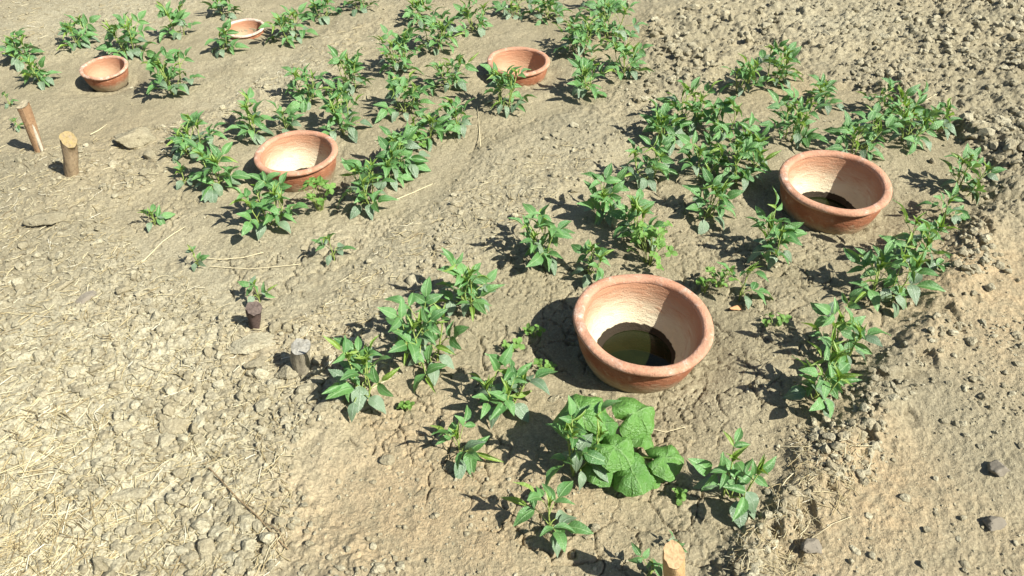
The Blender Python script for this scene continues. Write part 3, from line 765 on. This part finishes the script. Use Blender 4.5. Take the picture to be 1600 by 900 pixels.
def leaf_mesh(name, wid, peak, fold, curl, twist, mat, nl=8, seed=0, tip=0.85):
    rg = random.Random(seed); v = []; f = []; prev = None
    ncr = 5
    for i in range(nl + 1):
        t = i / nl
        u = t / peak if t < peak else 1 - (t - peak) / (1 - peak)
        w = wid * .5 * (math.sin(u * math.pi / 2) ** (.75 if t < peak else tip * 1.15))
        if i == 0: w = .012
        if i == nl: w = .003
        zc = .10 * math.sin(math.pi * min(1, t * 1.1)) - curl * t * t; tw = twist * t
        for k in range(ncr):
            q = (k / (ncr - 1)) * 2 - 1
            yy = q * w * math.cos(fold); zz = abs(q) * w * math.sin(fold) + .018 * math.sin(t * 15 + seed + q * 2) * abs(q)
            v.append((t - .05 * curl * t, yy * math.cos(tw) - zz * math.sin(tw), zc + yy * math.sin(tw) + zz * math.cos(tw)))
    for i in range(nl):
        for k in range(ncr - 1):
            a = i * ncr + k; f.append((a, a + 1, a + ncr + 1, a + ncr))
    return mesh_py(name, v, f, mat)
rl = random.Random(77)
def leaf_set(mat, n, w0, w1, p0, p1, f0, f1, c0, c1):
    return [leaf_mesh("leaf", rl.uniform(w0, w1), rl.uniform(p0, p1), rl.uniform(f0, f1), rl.uniform(c0, c1), rl.uniform(-.4, .4), mat, seed=rl.randint(0, 999)) for _ in range(n)]
L_BEAN = leaf_set(M_LEAF, 18, .34, .54, .25, .38, .15, .7, -.05, .40)
L_YOUNG = leaf_set(M_YOUNG, 6, .24, .38, .3, .4, .6, 1.1, -.05, .15)
L_OLD = leaf_set(M_OLD, 8, .50, .68, .3, .42, -.1, .3, .05, .45)
L_LIME = leaf_set(M_LIME, 6, .62, .85, .5, .62, .1, .4, .0, .25)

def orient(d, up):
    d = Vector(d).normalized(); up = Vector(up); up = up - d * up.dot(d)
    up = up.normalized() if up.length > 1e-5 else d.orthogonal().normalized()
    return Matrix((d, up.cross(d), up)).transposed()
def put_leaf(root, me, p, d, up, L, wmul=1.0, name="leaf"):
    o = link(name, me, root); M = orient(d, up).to_4x4() @ Matrix.Diagonal((L, L * wmul, L, 1)); M.translation = p
    o.matrix_basis = M
    return o

def bean(px, py, hpx, wpx, label, kind='bean', dens=1.0, lean=(0, 0), group="bean plants growing in the beds"):
    seed = int(px * 7 + py * 13); rg = random.Random(seed)
    g0 = at(px, py); e = math.atan2(CAM_H - g0.z, g0.y); sc = px_per_m(g0.y, g0.z)
    b = at(px, py - .16 * wpx * math.sin(e)); sc = px_per_m(b.y, b.z)
    W_ = wpx / sc; H_ = max((hpx - .32 * wpx * math.sin(e)) / sc / math.cos(e), .03)
    sc_top = px_per_m(b.y, b.z + H_); W_ *= .96 * sc / (.5 * sc + .5 * sc_top); H_ *= .74
    Lpx = 18.5 + .034 * py; L = min(Lpx / sc, .50 * W_)
    root = empty({'weed': 'clover_weed', 'sprout': 'seedling'}.get(kind, 'bean_plant'), b, label, {'weed': 'weed', 'sprout': 'seedling'}.get(kind, 'bean plant'), group)
    root.rotation_euler = (0, 0, 0)
    R = W_ / 2; sv, sf = [], []
    zf = b.z
    def ground_rel(x, y): return gz(b.x + x, b.y + y) - b.z
    if kind == 'weed':
        n = max(5, int(dens * 1.1 * hpx * wpx / 420))
        l = min(.021, .17 * W_) * 1.1
        l = max(l, 10 / sc)
        for i in range(n):
            a = i * 2.4 + rg.uniform(-.4, .4); rr = R * math.sqrt(rg.uniform(.02, 1)) * .85; z = H_ * rg.uniform(.25, .95) * (1 - .45 * (rr / R) ** 2)
            P = Vector((rr * math.cos(a) + lean[0] * z, rr * math.sin(a) + lean[1] * z, z))
            tube([Vector((rr * .15 * math.cos(a), rr * .15 * math.sin(a), -.01)), P * .55 + Vector((0, 0, z * .1)), P], [.0016, .0012, .0008], 4, sv, sf)
            up = Vector((rg.gauss(.15, .45), rg.gauss(-.1, .45), 1)).normalized()
            a0 = rg.uniform(0, 6.28); base = up.orthogonal().normalized()
            for k in range(rg.choice((3, 3, 4))):
                d = Quaternion(up, a0 + k * 2 * math.pi / 3.3) @ base
                put_leaf(root, rg.choice(L_LIME), P, d + up * rg.uniform(-.1, .5), up, l * rg.uniform(.75, 1.2))
    else:
        n = max(3, round(dens * hpx * wpx / Lpx ** 2 * 1.5)); n = min(n, 20)
        if kind == 'sprout': n = max(2, min(n, 3))
        ns = 1 if n < 6 else (2 if n < 10 else (3 if n < 15 else 4))
        stems = []
        for s in range(ns):
            a = rg.uniform(0, 6.28); q = R * (.0 if ns == 1 else .38)
            stems.append(Vector((q * math.cos(a + s * 6.28 / ns), q * math.sin(a + s * 6.28 / ns), 0)))
        for s, S in enumerate(stems):
            tip = S * 1.25 + Vector((rg.uniform(-.12, .12) * R + lean[0] * H_, rg.uniform(-.12, .12) * R + lean[1] * H_, H_ * rg.uniform(.55, .78)))
            rs = .0016 + .008 * min(H_, .22)
            r0 = S * .6 + Vector((0, 0, ground_rel(S.x * .6, S.y * .6) - .012))
            tube([r0, r0.lerp(tip, .35) + Vector((rg.uniform(-.006, .006), rg.uniform(-.006, .006), 0)), r0.lerp(tip, .7), tip], [rs, rs * .85, rs * .7, rs * .45], 6, sv, sf)
            # youngest leaves at the tip
            for k in range(rg.choice((3, 4, 5))):
                a = rg.uniform(0, 6.28); d = Vector((.55 * math.cos(a), .55 * math.sin(a), 1))
                put_leaf(root, rg.choice(L_YOUNG), tip, d, Vector((-math.cos(a), -math.sin(a), .5)), L * rg.uniform(.45, .9))
            m_ = (n + ns - 1 - s) // ns
            for i in range(m_):
                t = (i + .6) / m_; a = i * 2.4 + s * 1.9 + rg.uniform(-.5, .5)
                node = r0.lerp(tip, .12 + .8 * t)
                reach = max(R - .45 * L - S.length * .6, .012) * (1.0 - .42 * t * t) * rg.uniform(.55, 1.05)
                P = Vector((S.x + reach * math.cos(a), S.y + 1.25 * reach * math.sin(a) + .22 * R * t, H_ * (.10 + .70 * t) * rg.uniform(.8, 1.2) + .008))
                P += Vector((lean[0] * P.z, lean[1] * P.z, 0))
                mid = node.lerp(P, .5) + Vector((0, 0, .12 * (P - node).length))
                tube([node, mid, P], [rs * .5, rs * .42, rs * .36], 5, sv, sf)
                out = Vector((math.cos(a), math.sin(a), 0))
                d = out + Vector((rg.uniform(-.3, .3), rg.uniform(-.3, .3), rg.uniform(-.35, .75) + .8 * (t - .25)))
                up = Vector((rg.gauss(.2, .5), rg.gauss(-.2, .5), 1)) - out * .25
                d.normalize(); up = (up - d * up.dot(d)).normalized()
                ll = L * rg.uniform(.78, 1.15) * (1.08 - .22 * t)
                st = P + d * ll * .22
                tube([P, st], [rs * .34, rs * .3], 4, sv, sf)
                put_leaf(root, rg.choice(L_BEAN if rg.random() < .86 else L_YOUNG), st, d, up, ll)
                for sgn in (-1, 1):
                    dd = Quaternion(up, sgn * rg.uniform(.95, 1.35)) @ d + up * rg.uniform(-.2, .35)
                    put_leaf(root, rg.choice(L_BEAN if rg.random() < .8 else (L_OLD if t < .6 else L_YOUNG)), P, dd, up + dd.cross(d) * sgn * rg.uniform(-.2, .2), ll * rg.uniform(.75, .95))
        # the first simple leaves, grey and drooping onto the soil
        for k in range(2 if n < 6 else 4):
            a = -1.57 + k * 2.3 + rg.uniform(-.5, .5); q = R * rg.uniform(.25, .5)
            P = Vector((q * math.cos(a), q * math.sin(a), .25 * H_ * rg.uniform(.5, 1) + .012))
            tube([Vector((0, 0, .01)), P * .6 + Vector((0, 0, .4 * P.z)), P], [.0018, .0015, .0012], 4, sv, sf)
            d = Vector((math.cos(a), math.sin(a), rg.uniform(-.55, -.15)))
            put_leaf(root, rg.choice(L_OLD), P, d, Vector((rg.gauss(.1, .25), rg.gauss(-.1, .25), 1)), L * rg.uniform(.65, .95))
    link("stem", mesh_py("stem", sv, sf, M_STEM), root)

E_ = "bean plants growing in the far left bed"; M_ = "bean plants growing in the middle bed"; N_ = "bean plants growing in the near bed"
PLANTS = [
 (38,102,56,56,"bean plant at the left edge of the far bed, left of the small chipped pot",'bean',E_),
 (72,134,52,54,"bean plant just left of the small chipped pot, below the edge plant",'bean',E_),
 (17,168,30,22,"tiny seedling at the left edge above the leaning stake",'sprout',E_),
 (30,204,26,24,"tiny dark sprout behind the leaning stake",'sprout',E_),
 (128,75,56,62,"loose bean plant above the small chipped pot on its left",'bean',E_),
 (206,90,78,78,"bean plant just right of and above the small chipped pot",'bean',E_),
 (283,60,62,50,"narrow bean plant at the top, left of the smallest pot",'bean',E_),
 (352,30,40,48,"bean plant cut by the top edge behind the smallest pot",'bean',E_),
 (350,86,46,46,"bean plant leaning over the front left of the smallest pot",'bean',E_),
 (277,150,88,74,"tall bean plant alone between the two left pots, lower of them",'bean',E_),
 (458,70,66,72,"bushy bean plant right of the smallest pot",'bean',E_),
 (506,34,40,52,"bean plant at the top edge right of the smallest pot",'bean',E_),
 (562,20,34,56,"low bean plant cut by the top edge, left of the middle row",'bean',E_),
 (484,166,70,72,"bean plant with yellow-green stems behind the white-lined pot",'bean',M_),
 (398,222,76,62,"bean plant touching the back left of the white-lined pot",'bean',M_),
 (446,208,44,50,"small bean plant behind the white-lined pot's rim",'bean',M_),
 (304,248,82,92,"bushy bean plant at the upper left corner of the middle bed",'bean',M_),
 (338,306,84,88,"bushy bean plant left of the white-lined pot, below the corner one",'bean',M_),
 (290,290,36,44,"small bean plant on the outer left side of the middle bed",'sprout',M_),
 (424,366,102,104,"large bean plant in front of the white-lined pot on its left",'bean',M_),
 (522,412,66,52,"small dark bean plant with one upright leaf, below the white-lined pot",'sprout',M_),
 (548,146,82,66,"bean plant in the middle of the middle bed's upper row, left part",'bean',M_),
 (620,114,92,88,"bushy bean plant with a grey lower leaf in the upper middle row",'bean',M_),
 (676,82,74,78,"bean plant in the upper middle row, upper right of the bushy one",'bean',M_),
 (744,54,60,62,"bean plant above the top centre pot on its left",'bean',M_),
 (660,40,46,58,"bean plant at the top of the middle row near the top edge",'bean',M_),
 (706,142,68,76,"bean plant just left of the top centre pot",'bean',M_),
 (786,178,96,76,"bean plant standing in front of the top centre pot",'bean',M_),
 (722,210,70,54,"small bean plant with a drooping grey leaf, below the top centre pot",'bean',M_),
 (546,214,92,82,"tall bean plant right of the white-lined pot, upper",'bean',M_),
 (632,184,72,82,"bean plant with long pointed leaves in the centre of the middle bed",'bean',M_),
 (664,226,66,66,"bean plant on the middle bed's right edge between two bushier ones",'bean',M_),
 (610,290,70,64,"bean plant filling the row right of the white-lined pot",'bean',M_),
 (640,272,84,84,"bushy bean plant at the right edge of the middle bed",'bean',M_),
 (576,330,96,86,"bean plant right of the white-lined pot, lower",'bean',M_),
 (800,28,40,78,"bean plant cut by the top edge above the top centre pot",'bean',M_),
 (866,34,50,70,"dense bean plant at the top edge, right of centre",'bean',M_),
 (905,88,78,84,"bean plant right of the top centre pot, behind the corner one",'bean',M_),
 (955,62,72,80,"tall bean plant at the upper right corner of the middle bed",'bean',M_),
 (930,20,40,70,"bean plant at the top edge of the middle bed's right corner",'bean',M_),
 (918,150,70,72,"bean plant right of the top centre pot casting a star-shaped shadow",'bean',M_),
 (975,122,74,74,"bean plant beside the tilled ground at the middle bed's right corner",'bean',M_),
 (1156,146,72,64,"bean plant at the near bed's far corner, left",'bean',N_),
 (1206,138,84,72,"bean plant at the near bed's far corner, right",'bean',N_),
 (1072,208,88,92,"bushy bean plant at the far left of the near bed",'bean',N_),
 (1128,222,80,80,"bean plant in the thick far clump of the near bed",'bean',N_),
 (1236,224,92,78,"bean plant behind the right-hand pot, left of it",'bean',N_),
 (1290,172,52,70,"low bean plant far behind the right-hand pot",'bean',N_),
 (1340,246,80,96,"bean plant directly behind the right-hand pot",'bean',N_),
 (1384,190,66,76,"bean plant behind the right-hand pot, farthest of its clump",'bean',N_),
 (1420,228,86,84,"bean plant with broad leaves right behind the right-hand pot",'bean',N_),
 (1462,212,56,58,"bean plant at the right end of the clump behind the right-hand pot",'bean',N_),
 (1176,258,70,70,"bean plant at the right end of the thick far clump of the near bed",'bean',N_),
 (1098,282,78,80,"bean plant in the middle of the thick clump, nearest the viewer",'bean',N_),
 (1042,232,70,70,"bean plant at the left side of the thick far clump of the near bed",'bean',N_),
 (1008,292,84,80,"bean plant on the left edge of the near bed, below the thick clump",'bean',N_),
 (1156,292,92,92,"bean plant left of the right-hand pot",'bean',N_),
 (1100,352,82,84,"bean plant with many yellow stems between the two big pots",'bean',N_),
 (1502,310,88,72,"bean plant at the right edge, upper right of the right-hand pot",'bean',N_),
 (1472,348,60,56,"small bean plant right of the right-hand pot",'bean',N_),
 (942,344,88,70,"narrow bean plant on the left edge of the near bed",'bean',N_),
 (846,414,108,92,"upright bean plant on the ridge side left of the lime weed",'bean',N_),
 (922,440,70,66,"bean plant touching the back left of the largest pot, one leaf arching",'bean',N_),
 (1002,382,88,80,"bean plant rising behind the lime-green weed",'bean',N_),
 (1210,412,94,92,"pointed-leaved bean plant in front of the right-hand pot",'bean',N_),
 (1156,474,84,72,"thin bean plant right of the largest pot with a bare lower stem",'sprout',N_),
 (736,490,118,98,"tall bean plant on the left edge of the near bed",'bean',N_),
 (672,584,132,126,"large bean plant left of the largest pot with broad leaves",'bean',N_),
 (564,640,114,102,"bean plant right of the grey stump with grey drooping leaves",'bean',N_),
 (788,648,96,116,"low spreading bean plant left of the squash",'bean',N_),
 (720,722,68,84,"small bean plant alone on the smooth soil at lower centre",'bean',N_),
 (904,752,136,92,"tall bean plant growing through the squash on its left",'bean',N_),
 (856,842,82,92,"lowest bean plant, left of the tan stake",'bean',N_),
 (1140,796,106,104,"bean plant right of the squash",'bean',N_),
 (1012,912,50,60,"dark bean plant at the bottom edge beside the tan stake",'bean',N_),
 (1052,862,26,30,"tiny green sprout behind the tan stake",'sprout',N_),
 (1378,484,112,118,"large bean plant on the right edge of the near bed",'bean',N_),
 (1430,420,104,98,"bean plant below the right-hand pot on its right",'bean',N_),
 (1312,566,100,104,"loose bean plant on the right edge of the near bed, yellow stems",'bean',N_),
 (1268,642,112,106,"lowest bean plant on the right edge of the near bed",'bean',N_),
 (242,354,34,42,"tiny grey-green seedling at the left corner of the middle bed",'sprout',M_),
 (310,420,50,32,"small two-leaved seedling below the middle bed's left corner",'sprout',M_),
 (405,474,54,44,"small seedling with jagged leaves behind the dark stump",'sprout',M_),
]
for px_, py_, h_, w_, lab, kind, grp in PLANTS:
    bean(px_, py_, h_, w_, lab, kind, 1.0, (0, 0), grp)
WEEDS = [
 (500,334,90,62,"lime-green clover weed hanging over the front of the white-lined pot"),
 (648,240,46,64,"lime-green weed growing among the bean plants at the middle bed's right edge"),
 (1014,420,106,88,"bushy lime-green weed behind the largest pot"),
 (1098,462,58,44,"sparse lime weed touching the right side of the largest pot"),
 (1124,452,66,54,"sparse feathery weed between the largest pot and the thin bean plant"),
 (836,530,34,34,"tiny clover-like weed in the shadow left of the largest pot, uppermost"),
 (800,552,28,30,"tiny weed left of the largest pot, leftmost of three"),
 (852,584,30,34,"tiny weed left of the largest pot, lowest of three"),
 (1210,512,34,36,"tiny lone weed seedling right of the largest pot"),
 (635,642,18,18,"tiny weed on the bare soil left of the spreading bean plant"),
 (1060,782,22,22,"tiny weed on the soil below the squash"),
]
for px_, py_, h_, w_, lab in WEEDS:
    bean(px_, py_, h_, w_, lab, 'weed', 1.0, (0, 0), "small weeds growing among the bean plants")

# ------------------------------------------------------------------ the broad-leaved squash
def round_leaf(seed, mat):
    rg = random.Random(seed); n = 26; rings = 5; v = [(0, 0, 0)]; f = []; ph = rg.uniform(0, 6.28)
    for j in range(1, rings + 1):
        q = j / rings
        for k in range(n):
            a = 6.28319 * k / n
            notch = 1 - .55 * math.exp(-((abs(a - math.pi)) / .22) ** 2)
            lobe = 1 + .045 * math.cos(5 * a + .3 * math.sin(ph)) + .03 * math.sin(11 * a + ph) + .03 * math.sin(3 * a - ph)
            r = .5 * q * notch * lobe
            z = .025 * q * math.cos(5 * a) + .09 * q * math.sin(2 * a + ph) + .05 * q * q * math.sin(7 * a + ph) + .02 * math.sin(17 * q + 5 * a + ph) - .42 * q ** 2.4 + .20 * q
            v.append((r * math.cos(a), r * math.sin(a), z))
    for k in range(n): f.append((0, 1 + k, 1 + (k + 1) % n))
    for j in range(rings - 1):
        for k in range(n):
            a = 1 + j * n
            f.append((a + k, a + n + k, a + n + (k + 1) % n, a + (k + 1) % n))
    return mesh_py("leaf", v, f, mat)
sq = at(968, 722)
root = empty("squash_plant", sq, "broad-leaved squash with rounded green leaves just below the largest pot", "squash plant")
sv, sf = [], []
for i, (px_, py_, dia, hz, ang, tilt) in enumerate([(918,650,92,.15,1.9,(.05,-.55)),(1005,652,76,.11,.5,(.15,-.25)),(1018,690,46,.06,-.6,(.5,.1)),(1052,722,60,.085,-.1,(.45,-.15)),
        (1000,744,70,.07,-1.2,(.05,-.65)),(950,738,54,.06,-2.1,(-.25,-.6)),(972,706,66,.12,-.7,(.25,-.3)),(938,692,52,.10,2.6,(-.3,-.1)),(1028,752,36,.035,-.9,(.2,-.5)),(988,716,44,.09,-1.8,(.3,-.6)),(956,668,48,.13,.2,(.4,-.3)),(1040,744,34,.05,-.5,(-.1,-.5))]):
    d = ray(px_ - 12, py_ - 7); s = (sq.z + hz - CAM_H) / d.z; P = Vector((0, 0, CAM_H)) + d * s - sq
    sc = px_per_m(sq.y, sq.z + hz); D_ = dia / sc
    out = Vector((math.cos(ang), math.sin(ang), -.1)); up = Vector((tilt[0], tilt[1], 1)).normalized()
    put_leaf(root, round_leaf(40 + i, M_SQUASH), P, out, up, D_)
    tube([Vector((0, 0, -.01)), P * .5 + Vector((0, 0, P.z * .15)), P - Vector((0, 0, .002))], [.0035, .003, .0024], 6, sv, sf)
link("stem", mesh_py("stem", sv, sf, M_STEM), root)
